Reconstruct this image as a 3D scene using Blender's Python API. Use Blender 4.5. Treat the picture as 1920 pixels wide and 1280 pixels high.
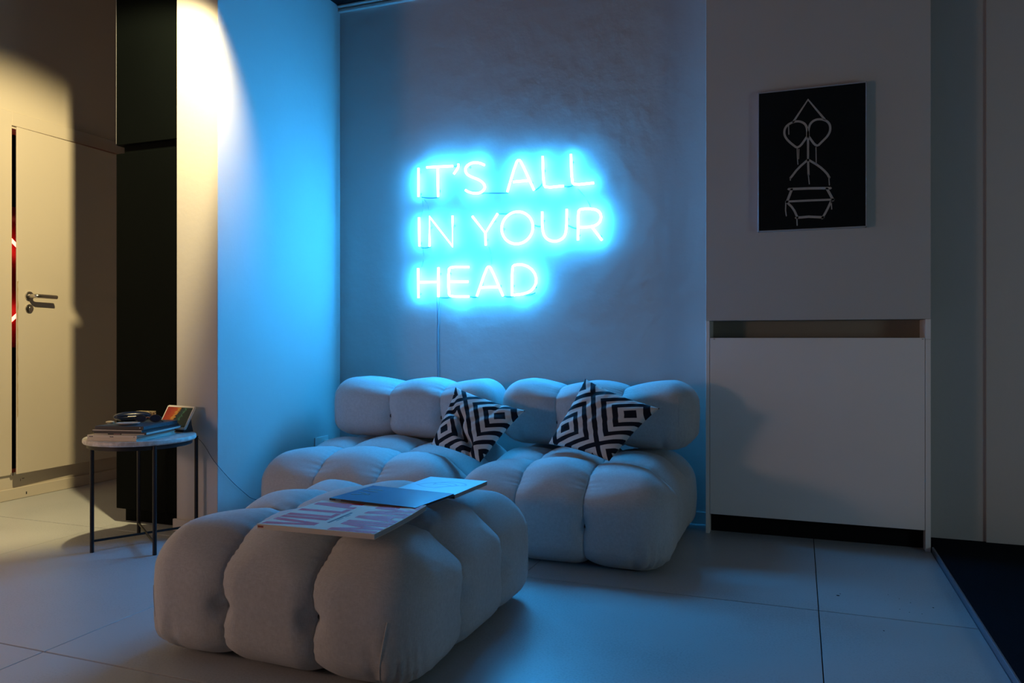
import bpy, bmesh, math, random
import numpy as np
from mathutils import Vector, Matrix, noise
R = math.radians
random.seed(4)
for o in list(bpy.data.objects):
    bpy.data.objects.remove(o, do_unlink=True)
sc = bpy.context.scene
COL = sc.collection

# ------------------------------------------------------------------ camera
cam = bpy.data.cameras.new('camera')
cam.sensor_width = 36.0
cam.lens = 36.0 * 1440 / 1920
cam.shift_y = -5 / 1920
cam.clip_start = 0.05
camo = bpy.data.objects.new('camera', cam)
COL.objects.link(camo)
camo.location = (0, 0, 0.86)
camo.rotation_euler = (R(90), 0, R(20.5))
sc.camera = camo

# ------------------------------------------------------------------ world, lights, exposure
w = bpy.data.worlds.new('world')
sc.world = w
w.use_nodes = True
w.node_tree.nodes['Background'].inputs[0].default_value = (0.5, 0.62, 0.7, 1)
w.node_tree.nodes['Background'].inputs[1].default_value = 0.02

def lamp(name, kind, loc, energy, color, size=0.1, target=None, cone=None, blend=0.5):
    l = bpy.data.lights.new(name, kind)
    l.energy = energy
    l.color = color
    if kind in ('POINT', 'SPOT'):
        l.shadow_soft_size = size
    if kind == 'AREA':
        l.size = size
    if kind == 'SPOT':
        l.spot_size = R(cone)
        l.spot_blend = blend
    o = bpy.data.objects.new(name, l)
    COL.objects.link(o)
    o.location = loc
    if target is not None:
        o.rotation_euler = (Vector(target) - Vector(loc)).to_track_quat('-Z', 'Y').to_euler()
    return o

NEON = 132.0
SPOT_LOC = (-2.08, 2.21, 2.54)
lamp('spot_lamp', 'SPOT', SPOT_LOC, 280, (1.0, 0.78, 0.39), 0.03, (-3.9, 2.88, 0.90), 73, 0.45)
lamp('side_lamp', 'POINT', (-3.5, 0.0, 0.95), 38.0, (1.0, 0.62, 0.46), 0.2)
lamp('right_fill', 'POINT', (2.2, 1.6, 0.8), 15.0, (0.72, 0.95, 1.0), 0.3)  # unseen fill, added to brighten the right wall and radiator cover

sc.view_settings.view_transform = 'Standard'
sc.view_settings.look = 'None'
sc.view_settings.gamma = 1
sc.view_settings.use_curve_mapping = False
sc.view_settings.exposure = 0.0
sc.cycles.use_denoising = True
sc.cycles.max_bounces = 8
sc.cycles.diffuse_bounces = 5
sc.cycles.sample_clamp_indirect = 6.0

# ------------------------------------------------------------------ materials
def new_mat(name):
    m = bpy.data.materials.new(name)
    m.use_nodes = True
    nt = m.node_tree
    return m, nt, nt.nodes['Principled BSDF']

def mat(name, col, rough=0.6, var=0.06, scale=6.0, bump=0.0, bscale=120.0, metal=0.0, spec=0.5, bdist=0.002):
    """principled paint / plastic / fabric with procedural colour variation and relief"""
    m, nt, b = new_mat(name)
    tc = nt.nodes.new('ShaderNodeTexCoord')
    n = nt.nodes.new('ShaderNodeTexNoise')
    n.inputs['Scale'].default_value = scale
    n.inputs['Detail'].default_value = 5
    nt.links.new(tc.outputs['Object'], n.inputs['Vector'])
    mx = nt.nodes.new('ShaderNodeMix')
    mx.data_type = 'RGBA'
    mx.inputs['A'].default_value = [max(0, c * (1 - var)) for c in col] + [1]
    mx.inputs['B'].default_value = [min(1, c * (1 + var)) for c in col] + [1]
    nt.links.new(n.outputs['Fac'], mx.inputs['Factor'])
    nt.links.new(mx.outputs['Result'], b.inputs['Base Color'])
    b.inputs['Roughness'].default_value = rough
    b.inputs['Metallic'].default_value = metal
    b.inputs['Specular IOR Level'].default_value = spec
    if bump:
        n2 = nt.nodes.new('ShaderNodeTexNoise')
        n2.inputs['Scale'].default_value = bscale
        n2.inputs['Detail'].default_value = 4
        nt.links.new(tc.outputs['Object'], n2.inputs['Vector'])
        bp = nt.nodes.new('ShaderNodeBump')
        bp.inputs['Strength'].default_value = bump
        bp.inputs['Distance'].default_value = bdist
        nt.links.new(n2.outputs['Fac'], bp.inputs['Height'])
        nt.links.new(bp.outputs['Normal'], b.inputs['Normal'])
    return m

def emit(name, col, strength):
    m, nt, b = new_mat(name)
    b.inputs['Base Color'].default_value = (0.8, 0.85, 0.9, 1)
    b.inputs['Roughness'].default_value = 0.2
    b.inputs['Emission Color'].default_value = (*col, 1)
    b.inputs['Emission Strength'].default_value = strength
    return m

def fabric(name, col):
    m = mat(name, col, 0.9, 0.07, 3.0, 0, spec=0.15)
    nt = m.node_tree
    b = nt.nodes['Principled BSDF']
    b.inputs['Sheen Weight'].default_value = 0.12
    tc = nt.nodes['Texture Coordinate']
    # slubby linen threads: noise stretched along each axis tints the cloth
    sl = []
    for sc3 in ((700, 80, 80), (80, 700, 80), (80, 80, 700)):
        mp = nt.nodes.new('ShaderNodeMapping')
        mp.inputs['Scale'].default_value = sc3
        nt.links.new(tc.outputs['Object'], mp.inputs['Vector'])
        nz = nt.nodes.new('ShaderNodeTexNoise')
        nz.inputs['Scale'].default_value = 1.0
        nz.inputs['Detail'].default_value = 2
        nt.links.new(mp.outputs[0], nz.inputs['Vector'])
        sl.append(nz)
    t1 = nt.nodes.new('ShaderNodeMath')
    t1.operation = 'ADD'
    nt.links.new(sl[0].outputs['Fac'], t1.inputs[0])
    nt.links.new(sl[1].outputs['Fac'], t1.inputs[1])
    t2 = nt.nodes.new('ShaderNodeMath')
    t2.operation = 'ADD'
    nt.links.new(t1.outputs[0], t2.inputs[0])
    nt.links.new(sl[2].outputs['Fac'], t2.inputs[1])
    mr = nt.nodes.new('ShaderNodeMapRange')
    mr.inputs['From Min'].default_value = 1.1
    mr.inputs['From Max'].default_value = 1.9
    mr.inputs['To Min'].default_value = 0.89
    mr.inputs['To Max'].default_value = 1.11
    nt.links.new(t2.outputs[0], mr.inputs['Value'])
    vm = nt.nodes.new('ShaderNodeVectorMath')
    vm.operation = 'SCALE'
    src = b.inputs['Base Color'].links[0].from_socket
    nt.links.new(src, vm.inputs[0])
    nt.links.new(mr.outputs[0], vm.inputs['Scale'])
    nt.links.new(vm.outputs[0], b.inputs['Base Color'])
    hs = []
    for ax in ('X', 'Z', 'Y'):
        wv = nt.nodes.new('ShaderNodeTexWave')
        wv.bands_direction = ax
        wv.inputs['Scale'].default_value = 130
        wv.inputs['Distortion'].default_value = 1.6
        wv.inputs['Detail Scale'].default_value = 3
        nt.links.new(tc.outputs['Object'], wv.inputs['Vector'])
        hs.append(wv)
    a1 = nt.nodes.new('ShaderNodeMath')
    a1.operation = 'ADD'
    nt.links.new(hs[0].outputs['Fac'], a1.inputs[0])
    nt.links.new(hs[1].outputs['Fac'], a1.inputs[1])
    a2 = nt.nodes.new('ShaderNodeMath')
    a2.operation = 'ADD'
    nt.links.new(a1.outputs[0], a2.inputs[0])
    nt.links.new(hs[2].outputs['Fac'], a2.inputs[1])
    bp = nt.nodes.new('ShaderNodeBump')
    bp.inputs['Strength'].default_value = 0.35
    bp.inputs['Distance'].default_value = 0.00012
    nt.links.new(a2.outputs[0], bp.inputs['Height'])
    nt.links.new(bp.outputs['Normal'], b.inputs['Normal'])
    return m

def speckle(name, c1, c2, scale, rough, thr=0.55):
    m, nt, b = new_mat(name)
    tc = nt.nodes.new('ShaderNodeTexCoord')
    n = nt.nodes.new('ShaderNodeTexNoise')
    n.inputs['Scale'].default_value = scale
    n.inputs['Detail'].default_value = 6
    nt.links.new(tc.outputs['Object'], n.inputs['Vector'])
    r = nt.nodes.new('ShaderNodeValToRGB')
    r.color_ramp.elements[0].position = thr - 0.1
    r.color_ramp.elements[0].color = (*c1, 1)
    r.color_ramp.elements[1].position = thr + 0.1
    r.color_ramp.elements[1].color = (*c2, 1)
    nt.links.new(n.outputs['Fac'], r.inputs[0])
    nt.links.new(r.outputs[0], b.inputs['Base Color'])
    b.inputs['Roughness'].default_value = rough
    return m

M = dict(
    wall=mat('wall_paint', (0.54, 0.53, 0.515), 0.75, 0.03, 2.0, 0.2, 40.0, spec=0.25, bdist=0.003),
    rough_wall=mat('rough_plaster', (0.52, 0.50, 0.49), 0.8, 0.04, 2.0, 0.30, 11.0, spec=0.2, bdist=0.012),
    door=mat('door_paint', (0.58, 0.53, 0.44), 0.5, 0.04, 2.5, 0.1, 60.0, spec=0.35),
    black=mat('black_lacquer', (0.0016, 0.0026, 0.0026), 0.65, 0.2, 3.0, spec=0.04),
    melamine=mat('white_melamine', (0.87, 0.85, 0.83), 0.55, 0.03, 4.0, 0.12, 200.0, spec=0.3),
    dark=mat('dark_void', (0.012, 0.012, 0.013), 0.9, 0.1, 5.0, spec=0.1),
    carpet=mat('dark_carpet', (0.010, 0.013, 0.018), 1.0, 0.5, 260.0, 0.8, 300.0, spec=0.02),
    trim=mat('edge_trim', (0.16, 0.20, 0.26), 0.4, 0.05, 8.0, metal=0.4),
    grout=mat('dark_grout', (0.015, 0.015, 0.017), 0.9, 0.1, 20.0),
    ceiling=mat('ceiling_paint', (0.20, 0.20, 0.20), 0.9, 0.05, 3.0, spec=0.1),
    farwall=mat('dim_wall_paint', (0.16, 0.155, 0.15), 0.9, 0.05, 3.0, spec=0.1),
    fabric=fabric('cream_linen', (0.52, 0.535, 0.54)),
    dark_dot=mat('dark_dot_paint', (0.05, 0.045, 0.045), 0.8, 0.1, 30.0),
    metal_black=mat('black_steel', (0.010, 0.011, 0.014), 0.45, 0.1, 12.0, metal=0.2),
    steel=mat('brushed_steel', (0.55, 0.52, 0.48), 0.28, 0.08, 40.0, metal=1.0),
    stone=speckle('terrazzo_top', (0.52, 0.50, 0.48), (0.72, 0.71, 0.70), 45.0, 0.35),
    white=mat('white_plastic', (0.75, 0.74, 0.72), 0.4, 0.02, 8.0),
    cream=mat('cream_paper', (0.74, 0.68, 0.58), 0.7, 0.03, 30.0),
    paper=mat('paper_edge', (0.66, 0.62, 0.56), 0.85, 0.10, 90.0),
    graypaper=mat('grey_paper_edge', (0.33, 0.33, 0.34), 0.85, 0.10, 90.0),
    ink=mat('black_ink', (0.02, 0.022, 0.03), 0.6, 0.05, 20.0),
    red=mat('red_ink', (0.58, 0.022, 0.05), 0.55, 0.05, 20.0),
    navy=mat('blue_cover', (0.05, 0.20, 0.42), 0.2, 0.08, 8.0),
    navyink=mat('navy_ink', (0.006, 0.014, 0.04), 0.4, 0.05, 20.0),
    blackcover=mat('black_cover', (0.018, 0.02, 0.024), 0.35, 0.1, 10.0),
    pale=mat('pale_cover', (0.36, 0.58, 0.72), 0.4, 0.03, 10.0),
    palegrey=mat('pale_grey_ink', (0.24, 0.42, 0.58), 0.45, 0.03, 10.0),
    slate=mat('slate_cover', (0.06, 0.085, 0.10), 0.4, 0.06, 10.0),
    lensblue=mat('dark_blue_shell', (0.012, 0.022, 0.06), 0.25, 0.1, 10.0),
    amber=mat('amber_plastic', (0.45, 0.16, 0.06), 0.3, 0.1, 10.0),
    granite=speckle('granite_print', (0.10, 0.08, 0.05), (0.62, 0.52, 0.36), 180.0, 0.5),
    chalk=mat('pale_spray_paint', (0.42, 0.40, 0.38), 0.8, 0.12, 60.0),
    canvas=mat('black_poster', (0.006, 0.008, 0.009), 0.35, 0.2, 6.0, spec=0.3),
    alu=mat('aluminium_frame', (0.50, 0.52, 0.56), 0.35, 0.05, 20.0, metal=0.3),
    tubeglass=mat('blacked_out_tube', (0.10, 0.14, 0.20), 0.3, 0.1, 30.0),
    clear=mat('clear_support', (0.55, 0.60, 0.66), 0.3, 0.05, 30.0),
    wire=mat('white_wire', (0.30, 0.36, 0.42), 0.5, 0.05, 30.0),
    blackwire=mat('black_wire', (0.08, 0.09, 0.11), 0.5, 0.05, 30.0),
    neon=emit('neon_glow', (0.026, 0.40, 1.0), NEON),
    redneon=emit('red_neon_glow', (1.0, 0.045, 0.03), 26.0),
    stain=mat('dark_stain', (0.02, 0.022, 0.024), 0.8, 0.1, 30.0),
)

# floor tile: stone with fine speckle
def tile_mat():
    m, nt, b = new_mat('stone_tile')
    tc = nt.nodes.new('ShaderNodeTexCoord')
    n1 = nt.nodes.new('ShaderNodeTexNoise')
    n1.inputs['Scale'].default_value = 2.2
    n1.inputs['Detail'].default_value = 6
    n2 = nt.nodes.new('ShaderNodeTexNoise')
    n2.inputs['Scale'].default_value = 160
    n2.inputs['Detail'].default_value = 3
    for n in (n1, n2):
        nt.links.new(tc.outputs['Object'], n.inputs['Vector'])
    a = nt.nodes.new('ShaderNodeMath')
    a.operation = 'ADD'
    nt.links.new(n1.outputs['Fac'], a.inputs[0])
    nt.links.new(n2.outputs['Fac'], a.inputs[1])
    r = nt.nodes.new('ShaderNodeValToRGB')
    r.color_ramp.elements[0].position = 0.7
    r.color_ramp.elements[0].color = (0.36, 0.385, 0.40, 1)
    r.color_ramp.elements[1].position = 1.3
    r.color_ramp.elements[1].color = (0.45, 0.48, 0.50, 1)
    h = nt.nodes.new('ShaderNodeMath')
    h.operation = 'MULTIPLY'
    h.inputs[1].default_value = 1.0
    nt.links.new(a.outputs[0], h.inputs[0])
    nt.links.new(h.outputs[0], r.inputs[0])
    nt.links.new(r.outputs[0], b.inputs['Base Color'])
    b.inputs['Roughness'].default_value = 0.36
    b.inputs['Specular IOR Level'].default_value = 0.5
    bp = nt.nodes.new('ShaderNodeBump')
    bp.inputs['Strength'].default_value = 0.1
    bp.inputs['Distance'].default_value = 0.001
    nt.links.new(n2.outputs['Fac'], bp.inputs['Height'])
    nt.links.new(bp.outputs['Normal'], b.inputs['Normal'])
    return m
M['tile'] = tile_mat()

# cushion print: concentric squares on the diagonals
def cushion_mat():
    m, nt, b = new_mat('diamond_print')
    uv = nt.nodes.new('ShaderNodeUVMap')
    uv.uv_map = 'UVMap'
    sp = nt.nodes.new('ShaderNodeSeparateXYZ')
    nt.links.new(uv.outputs[0], sp.inputs[0])
    def mth(op, a, bb=None):
        n = nt.nodes.new('ShaderNodeMath')
        n.operation = op
        for i, v in enumerate((a, bb)):
            if v is None:
                continue
            if isinstance(v, (int, float)):
                n.inputs[i].default_value = v
            else:
                nt.links.new(v, n.inputs[i])
        return n.outputs[0]
    u, v = sp.outputs[0], sp.outputs[1]
    p = mth('SUBTRACT', mth('ADD', u, v), 1.0)       # along the long diagonal, -1..1
    q = mth('SUBTRACT', u, v)                        # along the short diagonal, -1..1
    def cell(x, off):
        f = mth('FRACT', mth('ADD', mth('DIVIDE', x, 1.2), 10 + off))
        return mth('MULTIPLY', mth('ABSOLUTE', mth('SUBTRACT', f, 0.5)), 2.0)
    ca, sa = math.cos(R(9)), math.sin(R(9))
    p2 = mth('ADD', mth('MULTIPLY', p, ca), mth('MULTIPLY', q, sa))
    q2 = mth('SUBTRACT', mth('MULTIPLY', q, ca), mth('MULTIPLY', p, sa))
    f = mth('MAXIMUM', cell(p2, 0.0), cell(q2, 0.5))
    band = mth('FLOOR', mth('MULTIPLY', f, 6.5))
    odd = mth('MODULO', band, 2.0)
    mx = nt.nodes.new('ShaderNodeMix')
    mx.data_type = 'RGBA'
    mx.inputs['A'].default_value = (0.010, 0.012, 0.02, 1)
    mx.inputs['B'].default_value = (0.62, 0.58, 0.54, 1)
    nt.links.new(odd, mx.inputs['Factor'])
    nt.links.new(mx.outputs['Result'], b.inputs['Base Color'])
    b.inputs['Roughness'].default_value = 0.85
    b.inputs['Specular IOR Level'].default_value = 0.15
    return m
M['cushion'] = cushion_mat()

def screen_mat():
    m, nt, b = new_mat('tablet_picture')
    uv = nt.nodes.new('ShaderNodeUVMap')
    uv.uv_map = 'UVMap'
    n = nt.nodes.new('ShaderNodeTexNoise')
    n.inputs['Scale'].default_value = 10
    n.inputs['Detail'].default_value = 5
    nt.links.new(uv.outputs[0], n.inputs['Vector'])
    sp = nt.nodes.new('ShaderNodeSeparateXYZ')
    nt.links.new(uv.outputs[0], sp.inputs[0])
    ma = nt.nodes.new('ShaderNodeMath')
    ma.operation = 'MULTIPLY_ADD'
    nt.links.new(sp.outputs[1], ma.inputs[0])
    ma.inputs[1].default_value = -0.22
    nt.links.new(sp.outputs[0], ma.inputs[2])
    mb = nt.nodes.new('ShaderNodeMath')
    mb.operation = 'MULTIPLY_ADD'
    nt.links.new(n.outputs['Fac'], mb.inputs[0])
    mb.inputs[1].default_value = 0.30
    nt.links.new(ma.outputs[0], mb.inputs[2])
    r = nt.nodes.new('ShaderNodeValToRGB')
    e = r.color_ramp.elements
    e[0].position = 0.1
    e[0].color = (0.36, 0.02, 0.008, 1)
    e[1].position = 0.95
    e[1].color = (0.002, 0.01, 0.01, 1)
    for pos, c in ((0.36, (0.45, 0.06, 0.01, 1)), (0.42, (0.55, 0.22, 0.03, 1)), (0.47, (0.45, 0.15, 0.02, 1)),
                   (0.52, (0.002, 0.012, 0.012, 1)), (0.66, (0.004, 0.03, 0.022, 1)), (0.70, (0.04, 0.12, 0.05, 1)), (0.74, (0.002, 0.012, 0.01, 1))):
        x = e.new(pos)
        x.color = c
    nt.links.new(mb.outputs[0], r.inputs[0])
    b.inputs['Base Color'].default_value = (0.01, 0.01, 0.01, 1)
    b.inputs['Roughness'].default_value = 0.25
    nt.links.new(r.outputs[0], b.inputs['Emission Color'])
    b.inputs['Specular IOR Level'].default_value = 0.12
    b.inputs['Emission Strength'].default_value = 0.62
    return m
M['screen'] = screen_mat()

# ------------------------------------------------------------------ mesh helpers
def link_mesh(name, me, m, parent=None, smooth=False):
    o = bpy.data.objects.new(name, me)
    COL.objects.link(o)
    if m is not None:
        me.materials.append(m)
    if smooth:
        for p in me.polygons:
            p.use_smooth = True
    if parent is not None:
        o.parent = parent
    return o

def tag(o, label=None, cat=None, group=None, kind=None):
    if label:
        o['label'] = label
    if cat:
        o['category'] = cat
    if group:
        o['group'] = group
    if kind:
        o['kind'] = kind
    return o

def empty(name, loc=(0, 0, 0), rz=0):
    o = bpy.data.objects.new(name, None)
    o.empty_display_size = 0.1
    COL.objects.link(o)
    o.location = loc
    o.rotation_euler = (0, 0, rz)
    return o

class MB:
    """collects bevelled boxes, tubes, prisms into one mesh"""
    def __init__(self):
        self.v, self.f = [], []
    def add(self, v, f):
        k = len(self.v)
        self.v += [tuple(p) for p in v]
        self.f += [tuple(i + k for i in q) for q in f]
        return self
    def bm(self, b):
        b.verts.index_update()
        self.add([v.co[:] for v in b.verts], [[v.index for v in f.verts] for f in b.faces])
        b.free()
        return self
    def box(self, x0, x1, y0, y1, z0, z1, bev=0.0, seg=1, mtx=None):
        b = bmesh.new()
        bmesh.ops.create_cube(b, size=1)
        for v in b.verts:
            v.co = Vector(((x0 + x1) / 2 + v.co.x * (x1 - x0), (y0 + y1) / 2 + v.co.y * (y1 - y0), (z0 + z1) / 2 + v.co.z * (z1 - z0)))
        if bev:
            bmesh.ops.bevel(b, geom=list(b.edges), offset=bev, segments=seg, affect='EDGES', clamp_overlap=True)
        if mtx is not None:
            bmesh.ops.transform(b, matrix=mtx, verts=b.verts)
        return self.bm(b)
    def tube(self, pts, r, n=8, closed=False, caps=True):
        P = [Vector(p) for p in pts]
        m = len(P)
        T = []
        for i in range(m):
            if closed:
                t = P[(i + 1) % m] - P[(i - 1) % m]
            else:
                t = P[min(i + 1, m - 1)] - P[max(i - 1, 0)]
            T.append(t.normalized())
        up = Vector((0, 0, 1)) if abs(T[0].z) < 0.9 else Vector((0, 1, 0))
        a = T[0].cross(up).normalized()
        vs, fs = [], []
        for i in range(m):
            a = (a - T[i] * a.dot(T[i])).normalized()
            b = T[i].cross(a)
            rr = r[i] if isinstance(r, (list, tuple)) else r
            for k in range(n):
                t = 2 * math.pi * k / n
                vs.append(P[i] + a * (rr * math.cos(t)) + b * (rr * math.sin(t)))
        for i in range(m if closed else m - 1):
            j = (i + 1) % m
            for k in range(n):
                fs.append((i * n + k, i * n + (k + 1) % n, j * n + (k + 1) % n, j * n + k))
        if caps and not closed:
            fs.append(tuple(range(n - 1, -1, -1)))
            fs.append(tuple((m - 1) * n + k for k in range(n)))
        return self.add(vs, fs)
    def prism(self, poly, h0, h1, axis='Z'):
        n = len(poly)
        def pt(p, h):
            return {'Z': (p[0], p[1], h), 'Y': (p[0], h, p[1]), 'X': (h, p[0], p[1])}[axis]
        vs = [pt(p, h0) for p in poly] + [pt(p, h1) for p in poly]
        fs = [tuple(range(n - 1, -1, -1)), tuple(range(n, 2 * n))]
        for i in range(n):
            j = (i + 1) % n
            fs.append((i, j, n + j, n + i))
        return self.add(vs, fs)
    def lathe(self, prof, n=48, c=(0, 0, 0), axis='Z'):
        vs, fs = [], []
        for (r, h) in prof:
            for k in range(n):
                t = 2 * math.pi * k / n
                x, y = r * math.cos(t), r * math.sin(t)
                p = {'Z': (x, y, h), 'X': (h, x, y), 'Y': (x, h, y)}[axis]
                vs.append((c[0] + p[0], c[1] + p[1], c[2] + p[2]))
        m = len(prof)
        for i in range(m - 1):
            for k in range(n):
                fs.append((i * n + k, i * n + (k + 1) % n, (i + 1) * n + (k + 1) % n, (i + 1) * n + k))
        fs.append(tuple(range(n - 1, -1, -1)))
        fs.append(tuple((m - 1) * n + k for k in range(n)))
        return self.add(vs, fs)
    def build(self, name, m, parent=None, smooth=False, angle=None):
        me = bpy.data.meshes.new(name)
        me.from_pydata(self.v, [], self.f)
        b = bmesh.new()
        b.from_mesh(me)
        bmesh.ops.recalc_face_normals(b, faces=b.faces)
        if angle:
            for f in b.faces:
                f.smooth = True
            for e in b.edges:
                if len(e.link_faces) == 2 and e.calc_face_angle(0) > R(angle):
                    e.smooth = False
        b.to_mesh(me)
        b.free()
        me.update()
        return link_mesh(name, me, m, parent, smooth)

def box(name, m, x0, x1, y0, y1, z0, z1, bev=0.0, parent=None, seg=1):
    return MB().box(x0, x1, y0, y1, z0, z1, bev, seg).build(name, m, parent)

def struct(o):
    o['kind'] = 'structure'
    return o

def chaikin(pts, n=2, closed=False):
    P = [Vector(p) for p in pts]
    for _ in range(n):
        Q = [] if closed else [P[0]]
        m = len(P)
        for i in range(m if closed else m - 1):
            a, b = P[i], P[(i + 1) % m]
            Q += [a * 0.75 + b * 0.25, a * 0.25 + b * 0.75]
        if not closed:
            Q.append(P[-1])
        P = Q
    return P

# ------------------------------------------------------------------ room shell
XL, XR, YF, YB, ZC = -3.94, 2.6, -2.8, 3.66, 3.30
PX0, PX1, PY = -2.616, -2.387, 2.70          # pillar
CX0, CX1, CY = -0.388, 0.497, 3.49           # chimney breast

# floor: slab, tiles laid with thin joints
floor = struct(box('floor', M['grout'], XL - 0.1, XR + 0.1, YF - 0.1, 3.9, -0.12, -0.0125))
xs = [XL, -2.985, -1.946, -0.943, 0.058, 0.500]
ys = [-2.8, -1.74, -0.65, 0.44, 1.528, 2.618, 3.70]
k = 0
for i in range(len(xs) - 1):
    for j in range(len(ys) - 1):
        b = MB().box(xs[i] + 0.0015, xs[i + 1] - 0.0015, ys[j] + 0.0026, ys[j + 1] - 0.0026, -0.013, 0.0, 0.0008)
        b.build('tile', M['tile'], floor)
trim_f = struct(box('trim_1', M['trim'], 0.500, 0.508, YF, 3.488, -0.012, 0.023, 0.002))
carpet = struct(box('floor_carpet', M['carpet'], 0.508, XR, YF, YB, -0.012, 0.0225, 0.003))

# marks on the tiles (small dried drips)
mk = MB()
for (x, y, r) in [(0.122, 2.794, 0.0055), (0.13, 2.815, 0.002), (0.402, 2.774, 0.003), (0.234, 2.504, 0.0025), (-1.72, 1.98, 0.0022),
                  (0.31, 2.83, 0.0015), (0.34, 2.80, 0.0018), (0.30, 2.72, 0.0016), (0.325, 2.70, 0.0016), (0.36, 2.70, 0.0014), (0.28, 2.86, 0.0015)]:
    mk.lathe([(r, 0.0), (r, 0.0002), (r * 0.6, 0.0008)], 12, (x, y, 0.0))
mk.build('floor_mark', M['stain'], floor)
# curled hair lying on the tile at the front
MB().tube(chaikin([(-0.66, 1.79, 0.001), (-0.645, 1.775, 0.001), (-0.62, 1.768, 0.001)], 2), 0.0009, 5).build('lint_thread', M['stain'], floor)

# back wall, pillar with the niche side, chimney breast
struct(box('wall_back', M['rough_wall'], XL - 0.15, XR + 0.1, YB, YB + 0.25, 0, ZC + 0.15))
struct(box('wall_pillar', M['wall'], PX0, PX1, PY, YB, 0, ZC, 0.002))
struct(box('baseboard_pillar', M['wall'], PX0 - 0.012, PX1 + 0.0005, PY - 0.012, PY, 0, 0.055, 0.002))
struct(box('baseboard_back', M['wall'], PX1, CX0, YB - 0.011, YB, 0, 0.056, 0.002))
# chimney breast: solid above, left and right are covered by the radiator cover below the slot
struct(box('wall_chimney', M['wall'], CX0, CX1, CY, YB, 0.94, ZC, 0.001))
# right of the chimney: back wall continues with a shallow step
struct(box('wall_right_back', M['wall'], 0.722, XR, YB - 0.014, YB, 0, ZC, 0.001))
# enclosing walls of the room out of the picture
struct(box('wall_right', M['farwall'], XR, XR + 0.12, YF, YB, 0, ZC))
struct(box('wall_front', M['farwall'], XL, XR, YF - 0.12, YF, 0, ZC))
struct(box('ceiling', M['ceiling'], XL - 0.15, XR + 0.1, YF - 0.1, YB + 0.1, ZC, ZC + 0.12))
# curtain-rail like moulding along the top of the niche
mo = MB().box(PX1, CX0, YB - 0.022, YB, 2.665, 2.678, 0.002)
mo.box(PX1, CX0, YB - 0.035, YB, 2.687, 2.697, 0.002)
struct(mo.build('trim_2', M['wall']))
struct(box('ceiling_niche', M['dark'], PX1, CX0, PY + 0.02, YB, 2.70, 2.78))  # soffit coloured near-black to give the recess its shade

# left wall with the raised door opening
DY0, DY1, DZ0, DZ1 = 2.900, 3.585, 0.145, 1.985
wl = MB().box(XL - 0.12, XL, YF, DY0, 0, ZC).box(XL - 0.12, XL, DY1, YB, 0, ZC)
wl.box(XL - 0.12, XL, DY0, DY1, 0, DZ0).box(XL - 0.12, XL, DY0, DY1, DZ1, ZC)
struct(wl.build('wall_left', M['door']))
struct(box('baseboard_left', M['door'], XL, XL + 0.012, YF, YB, 0, 0.062, 0.003))
door = struct(empty('door_1', (XL, DY1, DZ0)))
# frame around the opening
fr = MB()
fr.box(0.0, 0.012, DY0 - DY1 - 0.072, DY0 - DY1, -0.01, DZ1 - DZ0 + 0.085, 0.002)
fr.box(0.0, 0.012, DY0 - DY1, 0.02, DZ1 - DZ0 + 0.012, DZ1 - DZ0 + 0.085, 0.002)
fr.box(-0.115, 0.006, DY0 - DY1 - 0.012, DY0 - DY1, -0.005, DZ1 - DZ0 + 0.01, 0.001)
fr.build('door_frame', M['door'], door)
# leaf standing ajar, hinged on the far side
leaf_o = MB().box(0.026, 0.036, -0.696, 0.0, -0.002, DZ1 - DZ0 - 0.003, 0.002)
leaf = leaf_o.build('door_leaf', M['door'], door)
leaf.rotation_euler = (0, 0, R(1.7))
leaf.location = (0.006, 0.0, 0.0)
# lever handle, rosettes
hd = MB().lathe([(0.024, 0.036), (0.024, 0.043), (0.020, 0.045)], 28, (0, -0.628, 0.945), 'X')
hd.tube(chaikin([(0.04, -0.628, 0.945), (0.080, -0.628, 0.945), (0.089, -0.616, 0.945), (0.089, -0.583, 0.945), (0.089, -0.505, 0.943)], 2), 0.0112, 12)
ho = hd.build('door_handle', M['steel'], leaf, angle=40)
kh = MB().lathe([(0.023, 0.036), (0.023, 0.042), (0.019, 0.044)], 28, (0, -0.628, 0.878), 'X')
kh.box(0.042, 0.0455, -0.632, -0.624, 0.866, 0.889, 0.001)
kh.build('keyhole_rosette', M['steel'], leaf, angle=40)
# worn paint along the opening edge of the leaf
wm = mat('worn_paint', (0.40, 0.29, 0.15), 0.7, 0.4, 40.0)
wr = MB()
zz = np.linspace(0.30, 1.02, 60)
ww = [0.003 + 0.009 * abs(noise.noise(Vector((0, 0, z * 14)))) + 0.006 * max(0, 1 - abs(z - 0.62) / 0.25) * abs(noise.noise(Vector((3, 0, z * 31)))) for z in zz]
for i in range(len(zz) - 1):
    wr.add([(0.0363, -0.6955, zz[i]), (0.0363, -0.6955 + ww[i], zz[i]), (0.0363, -0.6955 + ww[i + 1], zz[i + 1]), (0.0363, -0.6955, zz[i + 1])], [(0, 1, 2, 3)])
wr.build('worn_edge', wm, leaf)
# small hinge stop under the gap, hooks on the plinth
box('hinge_pin', M['steel'], 0.006, 0.02, -0.694, -0.680, -0.016, 0.004, 0.003, door)
# marks on the skirting
mk = MB().box(XL + 0.0121, XL + 0.0126, 2.978, 2.984, 0.018, 0.032).box(XL + 0.0003, XL + 0.0007, 2.955, 2.957, 0.092, 0.104).box(XL + 0.0003, XL + 0.0007, 2.965, 2.978, 0.103, 0.106)
mk.build('wall_mark', M['stain'], bpy.data.objects['wall_left'])

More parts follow.
